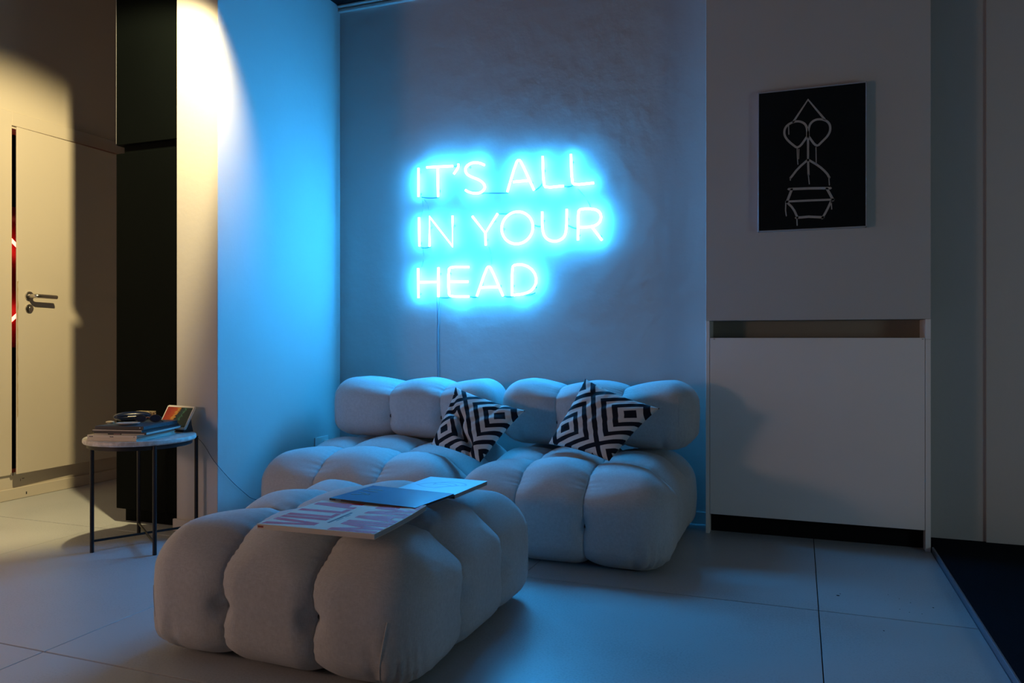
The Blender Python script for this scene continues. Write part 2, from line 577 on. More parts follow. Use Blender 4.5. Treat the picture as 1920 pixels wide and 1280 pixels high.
# dark room seen through the door gap, with its red neon
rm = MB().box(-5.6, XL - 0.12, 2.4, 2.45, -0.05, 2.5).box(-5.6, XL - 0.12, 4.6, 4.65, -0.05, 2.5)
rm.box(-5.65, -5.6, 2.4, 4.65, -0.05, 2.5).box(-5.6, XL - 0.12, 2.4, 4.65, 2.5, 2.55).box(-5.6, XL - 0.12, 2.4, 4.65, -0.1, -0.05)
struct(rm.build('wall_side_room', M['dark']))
rn = empty('red_neon_light', (-4.9, 3.63, 1.25))
tag(rn, 'red neon zigzag tube glowing behind the ajar door', 'neon light')
MB().tube([(0, -0.09, 0.33), (0, 0.0, 0.25), (0, 0.09, 0.17)], 0.011, 10).build('tube', M['redneon'], rn, True)
MB().tube([(0, -0.09, -0.33), (0, 0.0, -0.25), (0, 0.09, -0.17)], 0.011, 10).build('tube', M['redneon'], rn, True)
MB().box(0.05, 0.06, -0.25, 0.25, -0.45, 0.5, 0.003).box(0.052, 0.7, 0.24, 0.25, -0.45, 0.5).build('glow_panel', mat('red_glow_paint', (0.10, 0.008, 0.012), 0.6), rn)  # panel coloured red in place of the dim glow on the wall
bpy.data.objects['glow_panel'].location = (-0.12, 0.1, 0)

# ------------------------------------------------------------------ black built-in cabinet beside the pillar
bc = empty('black_cabinet', (-3.007, 2.73, 0))
tag(bc, 'tall matt black cabinet standing left of the lit pillar', 'cabinet')
WB = PX0 - 0.001 + 3.007
box('lower_body', M['black'], 0, WB, 0, 0.9, 0.065, 1.728, 0.002, bc)
box('upper_body', M['black'], 0, WB, 0, 0.9, 1.768, 3.295, 0.002, bc)
box('middle_rail', M['black'], 0.03, WB, 0.02, 0.9, 1.728, 1.768, 0.0, bc)
box('plinth', M['black'], 0.015, WB - 0.02, 0.04, 0.88, 0, 0.065, 0.001, bc)
box('edge_strip', M['alu'], -0.0015, 0.0005, 0.001, 0.004, 1.775, 3.29, 0.0, bc)

# ------------------------------------------------------------------ radiator cover under the chimney breast
rc = empty('radiator_cover', (CX0, CY, 0))
tag(rc, 'white boxed radiator cover with an open slot along its top', 'radiator cover')
W = CX1 - CX0
box('side_panel', M['melamine'], 0.0, 0.0165, 0, 0.168, 0, 0.9395, 0.0008, rc)
box('side_panel', M['melamine'], W - 0.019, W, 0, 0.168, 0, 0.857, 0.0008, rc)
box('side_top', M['melamine'], W - 0.019, W, 0, 0.168, 0.8585, 0.9395, 0.0006, rc)
fp = box('front_panel', M['melamine'], 0.0182, W - 0.0208, 0.001, 0.019, 0.086, 0.864, 0.001, rc)
box('screw_cap', M['dark_dot'], 0.033, 0.040, 0.0003, 0.0012, 0.8575, 0.8595, 0, fp)
box('screw_cap', M['dark_dot'], W - 0.032, W - 0.026, 0.0003, 0.0012, 0.8575, 0.8595, 0, fp)
rad = MB()
for q in range(26):
    x = 0.05 + q * 0.03
    rad.box(x, x + 0.022, 0.09, 0.14, 0.13, 0.80, 0.008)
rad.build('radiator', M['dark'], rc)
box('back_liner', mat('slot_back', (0.30, 0.28, 0.24), 0.8, 0.05, 5.0), 0.0165, W - 0.019, 0.160, 0.168, 0.02, 0.9395, 0, rc)
box('back_plinth', M['dark'], 0.0165, W - 0.019, 0.06, 0.08, 0.0, 0.086, 0, rc)

# ------------------------------------------------------------------ framed picture on the chimney breast
pic = empty('framed_picture', (0.047, CY, 1.617))
tag(pic, 'black poster with pale drip-painted potted figure in thin aluminium frame', 'picture')
pw, ph, pd = 0.2125, 0.298, 0.034
fm = MB()
fm.box(-pw, pw, -pd, 0, ph - 0.004, ph, 0.0006).box(-pw, pw, -pd, 0, -ph, -ph + 0.004, 0.0006)
fm.box(-pw, -pw + 0.004, -pd, 0, -ph, ph, 0.0006).box(pw - 0.004, pw, -pd, 0, -ph, ph, 0.0006)
fm.build('frame', M['alu'], pic)
box('poster', M['canvas'], -pw + 0.003, pw - 0.003, -pd + 0.004, -0.004, -ph + 0.003, ph - 0.003, 0, pic)
ART = [
 ([(-0.071, 0.159), (-0.012, 0.248), (0.053, 0.158)], .0042, 0),
 ([(-0.015, 0.097), (-0.015, 0.124), (-0.022, 0.146), (-0.04, 0.159), (-0.06, 0.162), (-0.086, 0.155), (-0.104, 0.138), (-0.107, 0.111), (-0.096, 0.088), (-0.076, 0.067), (-0.05, 0.044), (-0.015, 0.094)], .0042, 2),
 ([(-0.01, 0.096), (-0.011, 0.123), (-0.002, 0.15), (0.021, 0.163), (0.051, 0.158), (0.071, 0.142), (0.076, 0.115), (0.066, 0.089), (0.043, 0.067), (0.021, 0.045), (-0.008, 0.091)], .0042, 2),
 ([(-0.012, 0.113), (-0.012, 0.048), (-0.012, -0.007), (-0.01, -0.069)], .004, 1),
 ([(-0.012, -0.004), (-0.05, -0.036), (-0.082, -0.077)], .0042, 1),
 ([(-0.012, -0.004), (0.031, -0.034), (0.061, -0.066), (0.071, -0.086)], .0042, 1),
 ([(-0.089, -0.123), (-0.01, -0.125), (0.076, -0.130)], .005, 0),
 ([(-0.076, -0.124), (-0.096, -0.178)], .0048, 0), ([(0.061, -0.130), (0.086, -0.181)], .0048, 0),
 ([(-0.099, -0.175), (-0.01, -0.176), (0.088, -0.178)], .004, 0),
 ([(-0.096, -0.178), (-0.071, -0.204), (-0.053, -0.246)], .0042, 1), ([(0.078, -0.183), (0.061, -0.222), (0.043, -0.254)], .0042, 1),
 ([(-0.06, -0.246), (-0.01, -0.244), (0.048, -0.25)], .0048, 0),
 ([(-0.089, 0.147), (-0.088, 0.109)], .0018, 0), ([(-0.055, 0.046), (-0.054, 0.008), (-0.052, -0.021)], .0018, 0),
 ([(-0.048, 0.043), (-0.049, 0.002)], .0018, 0), ([(0.019, 0.045), (0.02, -0.028)], .0018, 0),
 ([(-0.011, -0.066), (-0.007, -0.107)], .002, 0), ([(-0.082, -0.077), (-0.082, -0.086)], .002, 0),
 ([(0.069, -0.086), (0.071, -0.117)], .002, 0), ([(-0.1, -0.177), (-0.101, -0.213), (-0.098, -0.236)], .0022, 0),
 ([(0.078, -0.183), (0.08, -0.218)], .002, 0), ([(-0.056, -0.248), (-0.055, -0.278)], .0022, 0)]
def flat_stroke(mb, pts, hw, plane, h0, h1):
    """a painted stroke: ribbon of half width hw with round ends, extruded h0..h1 (paint thickness)"""
    P = [Vector((p[0], p[1])) for p in pts]
    L, Rr = [], []
    for i in range(len(P)):
        t = (P[min(i + 1, len(P) - 1)] - P[max(i - 1, 0)]).normalized()
        n = Vector((-t.y, t.x))
        L.append(P[i] + n * hw)
        Rr.append(P[i] - n * hw)
    a0, a1 = P[0] - (P[1] - P[0]).normalized() * hw, P[-1] + (P[-1] - P[-2]).normalized() * hw
    mb.prism([a0] + L + [a1] + Rr[::-1], h0, h1, plane)
art = MB()
for pts, hw, sm in ART:
    P = pts if sm == 0 else [tuple(p)[:2] for p in chaikin([(a, b, 0) for a, b in pts], sm)]
    flat_stroke(art, P, hw * 1.05, 'Y', -pd + 0.0034, -pd + 0.0042)
art.build('drip_painting', M['chalk'], pic)

# ------------------------------------------------------------------ neon sign
ns = empty('neon_sign', (-1.40, YB, 1.42))
tag(ns, "blue-white neon sign reading IT'S ALL IN YOUR HEAD on the back wall", 'neon sign')
NY = 3.634
def npt(p, dy=0.0):
    return (p[0] + 1.40, NY - YB + dy, p[1] - 1.42)
LET = [
 [([(-1.887, 1.763), (-1.887, 1.612)], 0)],
 [([(-1.839, 1.763), (-1.687, 1.758)], 0), ([(-1.775, 1.758), (-1.772, 1.604)], 0)],
 [([(-1.656, 1.767), (-1.655, 1.75), (-1.682, 1.716)], 1)],
 [([(-1.509, 1.749), (-1.536, 1.763), (-1.573, 1.768), (-1.606, 1.756), (-1.619, 1.733), (-1.606, 1.707), (-1.573, 1.69), (-1.536, 1.675), (-1.509, 1.651), (-1.507, 1.626), (-1.531, 1.608), (-1.568, 1.608), (-1.6, 1.618), (-1.616, 1.629)], 2)],
 [([(-1.384, 1.603), (-1.337, 1.748), (-1.322, 1.763), (-1.307, 1.745), (-1.241, 1.603)], 1), ([(-1.353, 1.652), (-1.268, 1.653)], 0)],
 [([(-1.196, 1.768), (-1.191, 1.628), (-1.179, 1.611), (-1.087, 1.613)], 1)],
 [([(-1.05, 1.766), (-1.045, 1.63), (-1.031, 1.614), (-0.934, 1.617)], 1)],
 [([(-1.884, 1.502), (-1.881, 1.349)], 0)],
 [([(-1.822, 1.346), (-1.822, 1.502), (-1.689, 1.341), (-1.689, 1.5)], 0)],
 [([(-1.577, 1.491), (-1.504, 1.401), (-1.436, 1.497)], 0), ([(-1.504, 1.401), (-1.502, 1.338)], 0)],
 None,
 [([(-1.198, 1.493), (-1.198, 1.396), (-1.179, 1.357), (-1.136, 1.339), (-1.092, 1.351), (-1.072, 1.385), (-1.071, 1.498)], 2)],
 [([(-1.014, 1.342), (-1.014, 1.482), (-0.999, 1.495), (-0.932, 1.491), (-0.904, 1.474), (-0.897, 1.446), (-0.908, 1.419), (-0.942, 1.404), (-1.014, 1.405)], 1), ([(-0.942, 1.402), (-0.894, 1.337)], 0)],
 [([(-1.889, 1.233), (-1.887, 1.076)], 0), ([(-1.77, 1.234), (-1.77, 1.079)], 0), ([(-1.887, 1.159), (-1.77, 1.158)], 0)],
 [([(-1.595, 1.23), (-1.698, 1.234), (-1.712, 1.222), (-1.711, 1.093), (-1.698, 1.08), (-1.595, 1.078)], 1), ([(-1.711, 1.157), (-1.6, 1.155)], 0)],
 [([(-1.552, 1.078), (-1.499, 1.218), (-1.485, 1.231), (-1.471, 1.217), (-1.407, 1.077)], 1), ([(-1.531, 1.123), (-1.431, 1.124)], 0)],
 [([(-1.358, 1.076), (-1.358, 1.222), (-1.343, 1.234), (-1.286, 1.231), (-1.241, 1.198), (-1.226, 1.149), (-1.246, 1.107), (-1.286, 1.086), (-1.350, 1.081)], 1)],
]
TR = 0.0062
def dense(P, step=0.02):
    Q = [P[0]]
    for a, b in zip(P[:-1], P[1:]):
        n = max(1, int((b - a).length / step))
        Q += [a.lerp(b, (k + 1) / n) for k in range(n)]
    return Q
for L in LET:
    mb = MB()
    if L is None:
        mb.tube([npt((-1.331 + 0.084 * math.cos(t), 1.419 + 0.081 * math.sin(t))) for t in [2 * math.pi * k / 40 for k in range(40)]], TR, 10, closed=True)
    else:
        for pts, sm in L:
            P = [Vector(npt(p)) for p in pts]
            if sm:
                P = chaikin(P, sm)
            mb.tube(P, TR, 10)
    mb.build('letter', M['neon'], ns, True)
# blacked-out connecting tubes between the letters
for a, b in [((-1.876, 1.611), (-1.775, 1.603)), ((-1.687, 1.758), (-1.656, 1.767)), ((-1.610, 1.622), (-1.384, 1.600)), ((-1.241, 1.603), (-1.196, 1.64)),
             ((-1.087, 1.613), (-1.038, 1.616)), ((-1.878, 1.344), (-1.822, 1.346)), ((-1.436, 1.497), (-1.345, 1.499)), ((-1.247, 1.43), (-1.197, 1.42)),
             ((-1.071, 1.42), (-1.014, 1.40)), ((-1.77, 1.078), (-1.700, 1.078)), ((-1.595, 1.078), (-1.552, 1.078)), ((-1.407, 1.077), (-1.356, 1.076)), ((-1.30, 1.083), (-1.240, 1.09))]:
    A, B = Vector(npt(a, 0.012)), Vector(npt(b, 0.012))
    mid = (A + B) / 2 + Vector((0, 0.006, -0.004))
    MB().tube(chaikin([A, mid, B], 2), 0.0035, 8).build('connector', M['tubeglass'], ns, True)
# stand-off posts that hold the tubes clear of the wall
for p in [(-1.887, 1.745), (-1.885, 1.63), (-1.7735, 1.64), (-1.60, 1.75), (-1.53, 1.612), (-1.366, 1.66), (-1.26, 1.645), (-1.194, 1.70), (-1.045, 1.63), (-1.048, 1.73),
          (-1.882, 1.37), (-1.822, 1.45), (-1.689, 1.45), (-1.503, 1.37), (-1.46, 1.463), (-1.412, 1.42), (-1.25, 1.42), (-1.197, 1.45), (-1.0715, 1.45), (-1.014, 1.37), (-0.905, 1.36),
          (-1.888, 1.10), (-1.77, 1.20), (-1.711, 1.20), (-1.53, 1.14), (-1.43, 1.13), (-1.358, 1.13), (-1.24, 1.12)]:
    x, y, z = npt(p)
    MB().lathe([(0.006, 0.0), (0.004, -0.003), (0.003, -0.012), (0.005, -0.018), (0.005, -0.021)], 10, (x, 0, z), 'Y').build('support_post', M['clear'], ns, True)
# thin feed wires between the rows
for a, b in [((-1.876, 1.60), (-1.884, 1.51)), ((-1.865, 1.60), (-1.84, 1.545)), ((-1.02, 1.60), (-0.955, 1.50)), ((-1.495, 1.335), (-1.48, 1.24)), ((-1.872, 1.34), (-1.88, 1.24))]:
    A, B = Vector(npt(a, 0.02)), Vector(npt(b, 0.02))
    MB().tube(chaikin([A, A.lerp(B, 0.5) + Vector((0.008, 0.01, 0)), B], 2), 0.0016, 6).build('feed_wire', M['wire'], ns, True)
# mains leads hanging down behind the sofa
for dx, dy in ((-0.003, 0.020), (0.004, 0.017)):
    P = [npt((-1.780 + dx * 2.6, 1.08), dy - 0.004), npt((-1.782 + dx, 1.0), dy), npt((-1.786 + dx * 0.7, 0.85), dy), npt((-1.783 + dx, 0.66), dy), npt((-1.78 + dx, 0.36), dy + 0.002)]
    MB().tube(chaikin(P, 2), 0.0026, 8).build('power_lead', M['wire'], ns, True)

# ------------------------------------------------------------------ tufted modules
def axis_pts(a, b, g, step):
    n = max(2, int(round((b - a) / step)))
    c = list(np.linspace(a, b, n + 1))
    for q in g:
        c += [q - 0.018, q - 0.011, q - 0.006, q - 0.0025, q, q + 0.0025, q + 0.006, q + 0.011, q + 0.018]
    c = sorted(x for x in c if a <= x <= b)
    out = [c[0]]
    for x in c[1:]:
        if x - out[-1] > 0.0018:
            out.append(x)
    out[-1] = b
    return np.array(out)

def smooth01(x):
    x = np.clip(x, 0, 1)
    return x * x * (3 - 2 * x)

def tuft_fn(w, d, h, gx, gy, r, depth, mid, pleat, seed, pinch=0.028, rb=0.06, rt=0.12, side_k=0.5, side_w=0.42, crown=0.0):
    """maps points on the box [0,w]x[0,d]x[0,h] onto the puffed cushion"""
    def edges(lim, g):
        return [0.0] + list(g) + [lim]
    ex, ey = edges(w, gx), edges(d, gy)
    def bulge(x, g, e, top):
        res = np.ones_like(x)
        nar = side_w + (1 - side_w) * top
        for q in g:
            i = e.index(q)
            Ll, Lr = (q - e[i - 1]), (e[i + 1] - q)
            half_l = Ll * (0.5 if i - 1 > 0 else 0.72)
            half_r = Lr * (0.5 if i + 1 < len(e) - 1 else 0.72)
            dx = x - q
            t = np.where(dx < 0, -dx / half_l, dx / half_r) / nar
            t = np.clip(t, 0, 1)
            res = np.minimum(res, np.sqrt(1 - (1 - t) ** 2.0) * 0.8 + 0.2 * smooth01(t))
        return res
    rng = np.random.RandomState(seed)
    ph = rng.rand(8) * 6.28
    def fn(P):
        P = np.asarray(P, float)
        lo = np.array([r, r, rb])
        hi = np.array([w - r, d - r, h - rt])
        q = np.clip(P, lo, hi)
        rad = np.ones_like(P) * r
        rad[:, 2] = np.where(P[:, 2] < h / 2, rb, rt)
        n = (P - q) / rad
        n = n / np.maximum(np.linalg.norm(n, axis=1, keepdims=True), 1e-9)
        S = q + n * rad
        n = n / rad
        n = n / np.maximum(np.linalg.norm(n, axis=1, keepdims=True), 1e-9)
        top = smooth01((n[:, 2] - 0.05) / 0.8)
        bx = bulge(S[:, 0], gx, ex, top) if gx else np.ones(len(S))
        by = bulge(S[:, 1], gy, ey, top) if gy else np.ones(len(S))
        dep = depth * (side_k + (1 - side_k) * top)
        # vertical faces: grooves fade towards the floor
        side = 1 - np.abs(n[:, 2])
        fade = 1 - 0.35 * smooth01((0.25 * h - S[:, 2]) / (0.25 * h)) * side
        bb = bx * by
        disp = dep * fade * (1 - bb)
        # gathered folds running into the grooves
        fx = np.exp(-np.abs(1 - bx) * 0 - np.min(np.abs(S[:, 0:1] - np.array(gx)[None, :]), axis=1) / 0.028) if gx else 0
        fy = np.exp(-np.min(np.abs(S[:, 1:2] - np.array(gy)[None, :]), axis=1) / 0.028) if gy else 0
        s1 = S[:, 1] + S[:, 2]
        s2 = S[:, 0] + S[:, 2]
        disp += 0.0022 * fx * np.sin(s1 * 165 + ph[0] + 2 * np.sin(s1 * 23 + ph[1]))
        disp += 0.0022 * fy * np.sin(s2 * 150 + ph[2] + 2 * np.sin(s2 * 21 + ph[3]))
        # pulled-in pinch points half way up every vertical groove
        for g in gx:
            for yy in (0.0, d):
                rad2 = ((S[:, 0] - g) ** 2 + ((S[:, 2] - mid) * 0.8) ** 2 + (S[:, 1] - yy) ** 2 * 0.35)
                disp += pinch * np.exp(-rad2 / 0.0007) + 0.10 * pinch * np.exp(-rad2 / 0.006)
        for g in gy:
            for xx in (0.0, w):
                rad2 = ((S[:, 1] - g) ** 2 + ((S[:, 2] - mid) * 0.8) ** 2 + (S[:, 0] - xx) ** 2 * 0.35)
                disp += pinch * np.exp(-rad2 / 0.0007) + 0.10 * pinch * np.exp(-rad2 / 0.006)
        # crossings on the top
        for g in gx:
            for k in gy:
                rad2 = (S[:, 0] - g) ** 2 + (S[:, 1] - k) ** 2
                disp += 0.012 * np.exp(-rad2 / 0.0012) * top
        # pleats where the cloth is folded round the vertical corners
        cx = np.minimum(S[:, 0], w - S[:, 0])
        cy = np.minimum(S[:, 1], d - S[:, 1])
        corner = np.exp(-((cx - 0.05) ** 2 + (cy - 0.05) ** 2) / 0.007)
        ang = np.arctan2(cy + 0.02, cx + 0.02)
        low = smooth01((mid * 1.25 - S[:, 2]) / (mid * 1.1))
        fan = ang + (S[:, 2] - mid) * 1.2
        pl = np.sin(fan * 26 + ph[4]) + 0.7 * np.sin(fan * 43 + ph[5])
        disp += pleat * corner * low * pl * smooth01(S[:, 2] / 0.07)
        # a slack vertical fold beside the corner
        disp += pleat * 1.1 * np.exp(-((cx - 0.115) / 0.012) ** 2) * low * (n[:, 1] < -0.5)
        # uneven filling
        lowf = np.sin(S[:, 0] * 9 + ph[6]) * np.sin(S[:, 1] * 8 + ph[7]) * np.sin(S[:, 2] * 11 + ph[0])
        disp += 0.004 * lowf
        # belly: sides swell slightly at mid height
        disp -= 0.014 * side * np.clip(np.sin(np.pi * np.clip(S[:, 2] / h, 0, 1)), 0, 1)
        out = S - n * disp[:, None]
        # the filling crowns up towards the middle: edges of the top roll down
        if crown:
            kx, ky = np.exp(-(cx / 0.15) ** 2), np.exp(-(cy / 0.15) ** 2)
            out[:, 2] -= crown * (1 - (1 - kx) * (1 - ky)) * smooth01(out[:, 2] / h)
        out[:, 2] = np.maximum(out[:, 2], 0.0)
        return out
    return fn

def tufted(name, w, d, h, gx, gy, parent, loc, r=0.12, depth=0.055, mid=0.18, pleat=0.004, seed=1, step=0.012, pinch=0.022, rb=0.085, rt=0.125, crown=0.055):
    fn = tuft_fn(w, d, h, gx, gy, r, depth, mid, pleat, seed, pinch, rb, rt, crown=crown)
    X, Y = axis_pts(0, w, gx, step), axis_pts(0, d, gy, step)
    Z = np.linspace(0, h, int(h / step) + 1)
    V, F = [], []
    base = 0
    def grid(A, B, make, flip):
        nonlocal base
        na, nb = len(A), len(B)
        for a in A:
            for b in B:
                V.append(make(a, b))
        for i in range(na - 1):
            for j in range(nb - 1):
                q = (base + i * nb + j, base + (i + 1) * nb + j, base + (i + 1) * nb + j + 1, base + i * nb + j + 1)
                F.append(q[::-1] if flip else q)
        base += na * nb
    grid(X, Y, lambda a, b: (a, b, h), False)
    grid(X[::3] if X[::3][-1] == X[-1] else X, Y, lambda a, b: (a, b, 0.0), True)
    grid(X, Z, lambda a, b: (a, 0.0, b), False)
    grid(X, Z, lambda a, b: (a, d, b), True)
    grid(Y, Z, lambda a, b: (0.0, a, b), True)
    grid(Y, Z, lambda a, b: (w, a, b), False)
    P = fn(np.array(V))
    me = bpy.data.meshes.new(name)
    me.from_pydata([tuple(p) for p in P], [], F)
    b = bmesh.new()
    b.from_mesh(me)
    bmesh.ops.remove_doubles(b, verts=b.verts, dist=0.0004)
    bmesh.ops.recalc_face_normals(b, faces=b.faces)
    for f in b.faces:
        f.smooth = True
    b.to_mesh(me)
    b.free()
    o = link_mesh(name, me, M['fabric'], parent)
    o.location = loc
    def dot(p, nrm):
        p = fn(np.array([p]))[0]
        bmb = MB().lathe([(0.004, -0.003), (0.009, 0.0), (0.007, 0.004), (0.002, 0.0055)], 12)
        bo = bmb.build('dark_dot', M['dark_dot'], o, True)  # dark disc painting the shade of the hole at each pinch
        bo.location = tuple(p)
        bo.rotation_euler = Vector(nrm).to_track_quat('Z', 'Y').to_euler()
    for g in gx:
        dot((g, 0, mid), (0, -1, 0))
    for g in gy:
        dot((w, g, mid), (1, 0, 0))
    return o, fn

def seam_line(o, fn, pts, rad=0.0018):
    P = fn(np.array(pts))
    MB().tube([tuple(p) for p in P], rad, 6).build('seam', M['fabric'], o, True)

# right-hand sofa module
sr = empty('sofa_module', (-1.282, 2.750, 0))
tag(sr, 'cream tufted sofa unit nearest the radiator cover, with low backrest', 'sofa')
o, fn = tufted('seat', 0.838, 0.86, 0.408, [0.262, 0.532], [0.29, 0.575], sr, (0, 0, 0), 0.112, 0.048, 0.185, 0.0055, 3)
seam_line(o, fn, [(0.0, 0.10 + 0.66 * t, 0.19) for t in np.linspace(0, 1, 30)])
o, fn = tufted('backrest', 0.845, 0.32, 0.292, [0.265, 0.555], [], sr, (0.015, 0.475, 0.382), 0.10, 0.04, 0.11, 0.006, 5, 0.011, 0.016, 0.07, 0.085, 0.0)
seam_line(o, fn, [(0.80, 0.0, z) for z in np.linspace(0.03, 0.24, 24)])

# left-hand sofa module
sl = empty('sofa_module', (-2.235, 2.750, 0))
tag(sl, 'cream tufted sofa unit in the niche corner beside the blue-lit wall', 'sofa')
o, fn = tufted('seat', 0.912, 0.86, 0.408, [0.30, 0.595], [0.29, 0.575], sl, (0, 0, 0), 0.112, 0.048, 0.185, 0.004, 8)
o, fn = tufted('backrest', 0.838, 0.32, 0.288, [0.335, 0.60], [], sl, (0.068, 0.475, 0.382), 0.10, 0.04, 0.11, 0.004, 9, 0.011, 0.016, 0.07, 0.085, 0.0)
seam_line(o, fn, [(0.03, 0.0, z) for z in np.linspace(0.03, 0.24, 24)])

# ottoman in front
ot = empty('ottoman', (-1.680, 1.605, 0))
tag(ot, 'square cream tufted ottoman in front of the sofa, magazines on top', 'ottoman')
o, fn = tufted('cushion', 0.838, 0.85, 0.406, [0.272, 0.548], [0.285, 0.57], ot, (0, 0, 0), 0.112, 0.048, 0.185, 0.004, 12, 0.011, 0.024)
seam_line(o, fn, [(0.765 - 0.03 * (1 - t), 0.0, 0.02 + 0.20 * t) for t in np.linspace(0, 1, 24)])
seam_line(o, fn, [(0.838, 0.79, z) for z in np.linspace(0.02, 0.30, 24)])
seam_line(o, fn, [(0.02, 0.0, z) for z in np.linspace(0.03, 0.22, 20)])

# ------------------------------------------------------------------ scatter cushions
def cushion(name, label, T, Rr, B, L, puff, crease, seed):
    root = Vector(((T[0] + B[0]) / 2, (T[1] + B[1]) / 2, min(T[2], B[2], L[2], Rr[2])))
    T, Rr, B, L = [Vector(p) - root for p in (T, Rr, B, L)]
    nrm = ((Rr - L).cross(T - B)).normalized()
    if nrm.y > 0:
        nrm = -nrm
    N = 56
    verts, uvs = [], []
    for side in (1, -1):
        for i in range(N + 1):
            for j in range(N + 1):
                u, v = -1 + 2 * i / N, -1 + 2 * j / N
                uu = u * (1 - 0.075 * (1 - v * v))
                vv = v * (1 - 0.075 * (1 - u * u))
                a, b = (uu + 1) / 2, (vv + 1) / 2
                p = T * ((1 - a) * b) + Rr * (a * b) + B * (a * (1 - b)) + L * ((1 - a) * (1 - b))
                t = max(0.0, (1 - u * u) * (1 - v * v)) ** 0.42
                off = puff * t
                if side == 1:
                    # soft horizontal dents and edge gathers
                    off += 0.0025 * t * math.sin(9 * (u - v) + 3 * math.sin(2.2 * (u + v)) + seed)
                    off += 0.0012 * t * math.sin(17 * (u - v) + 2 * u + seed)
                    e = min(1 - abs(u), 1 - abs(v))
                    off += 0.003 * math.exp(-e / 0.12) * math.sin(30 * (u if abs(v) > abs(u) else v) + seed) * (t ** 0.3)
                    if crease:
                        s = (u + v) * 0.5 + 0.22 + 0.07 * math.sin(5 * (u - v))      # fold across the face
                        off -= crease * math.exp(-(s / 0.085) ** 2) * (t ** 0.3) * (0.35 + 0.65 * smooth01(np.array(((v - u) * -0.5 + 0.75) / 1.1)).item())
                        s2 = u - 0.45
                        off -= 0.25 * crease * math.exp(-(s2 / 0.05) ** 2) * smooth01(np.array((v - 0.2) / 0.6)).item() * (t ** 0.3)
                p = p + nrm * (off * side if side == 1 else -off * 0.8)
                verts.append(p)
                uvs.append(((u + 1) / 2, (v + 1) / 2))
    faces = []
    K = (N + 1) * (N + 1)
    for s in (0, 1):
        for i in range(N):
            for j in range(N):
                q = (s * K + i * (N + 1) + j, s * K + (i + 1) * (N + 1) + j, s * K + (i + 1) * (N + 1) + j + 1, s * K + i * (N + 1) + j + 1)
                faces.append(q if s == 0 else q[::-1])
    me = bpy.data.meshes.new(name)
    me.from_pydata([tuple(v) for v in verts], [], faces)
    uvl = me.uv_layers.new(name='UVMap')
    for lp in me.loops:
        uvl.data[lp.index].uv = uvs[lp.vertex_index]
    b = bmesh.new()
    b.from_mesh(me)
    bmesh.ops.remove_doubles(b, verts=b.verts, dist=0.0003)
    bmesh.ops.recalc_face_normals(b, faces=b.faces)
    for f in b.faces:
        f.smooth = True
    b.to_mesh(me)
    b.free()
    o = link_mesh(name, me, M['cushion'])
    o.location = root
    # piped rim
    tag(o, label, 'cushion', 'printed scatter cushions')
    return o

cushion('throw_cushion', 'smooth black and white diamond cushion leaning on the right backrest',
        (-0.853, 3.17, 0.690), (-0.520, 3.07, 0.583), (-0.705, 2.985, 0.375), (-0.995, 3.10, 0.415), 0.052, 0.0, 1.0)
cushion('throw_cushion', 'creased black and white diamond cushion slumped between the two sofa units',
        (-1.450, 3.15, 0.642), (-1.098, 3.10, 0.553), (-1.235, 2.93, 0.350), (-1.505, 3.02, 0.398), 0.050, 0.05, 2.4)

# ------------------------------------------------------------------ magazines on the ottoman
def glyph(ch, w, h, s):
    """heavy condensed capital as polygons in a w x h box, stroke s"""
    if ch == 'I':
        return [[(0, 0), (s, 0), (s, h), (0, h)]]
    if ch == 'L':
        return [[(0, 0), (w, 0), (w, s * 0.75), (s, s * 0.75), (s, h), (0, h)]]
    if ch == 'V':
        return [[(w / 2 - s * 0.55, 0), (w / 2 + s * 0.55, 0), (w, h), (w - s, h), (w / 2, h * 0.22), (s, h), (0, h)]]
    if ch == 'A':
        return [[(0, 0), (s, 0), (s + 0.18 * (w / 2 - s), h * 0.2), (w - s - 0.18 * (w / 2 - s), h * 0.2), (w - s, 0), (w, 0), (w / 2 + s * 0.55, h), (w / 2 - s * 0.55, h)]]
    if ch == 'M':
        return [[(0, 0), (s, 0), (s, h * 0.62), (w / 2 - s * .35, 0), (w / 2 + s * .35, 0), (w - s, h * 0.62), (w - s, 0), (w, 0), (w, h), (w - s * 1.1, h), (w / 2, h * 0.42), (s * 1.1, h), (0, h)]]
    return []

def word(mb, text, widths, x, y, h, s, gap, z):
    for ch, wd in zip(text, widths):
        for poly in glyph(ch, wd, h, s):
            mb.prism([(x + a, y + b) for a, b in poly], z, z + 0.0003, 'Z')
        x += wd + gap

def magazine(name, label, loc, rz, w, d, t, m_cover, m_spine, m_pages):
    """w across (text top to bottom when read from the right), d away from the spine edge at local y=0"""
    r = empty(name, loc, rz)
    tag(r, label, 'magazine', 'magazines on the ottoman')
    box('front_cover', m_cover, -w / 2, w / 2, 0, d, t - 0.0008, t, 0.0002, r)
    box('pages', m_pages, -w / 2 + 0.001, w / 2 - 0.001, 0.001, d - 0.002, 0.0008, t - 0.0008, 0, r)
    box('back_cover', m_cover, -w / 2, w / 2, 0, d, 0, 0.0008, 0.0002, r)
    box('spine', m_spine, -w / 2, w / 2, -0.0006, 0.0008, 0.0, t, 0.0002, r)
    return r

def bend(root, corner_x, corner_y, rad, dz):
    """lets one corner of a soft magazine sag or lift"""
    for c in root.children:
        b = bmesh.new()
        b.from_mesh(c.data)
        if len(b.verts) < 40:
            bmesh.ops.subdivide_edges(b, edges=[e for e in b.edges if e.calc_length() > 0.05], cuts=9, use_grid_fill=True)
        for v in b.verts:
            dd = math.hypot(v.co.x - corner_x, v.co.y - corner_y)
            v.co.z += dz * max(0, 1 - dd / rad) ** 2
        b.to_mesh(c.data)
        b.free()

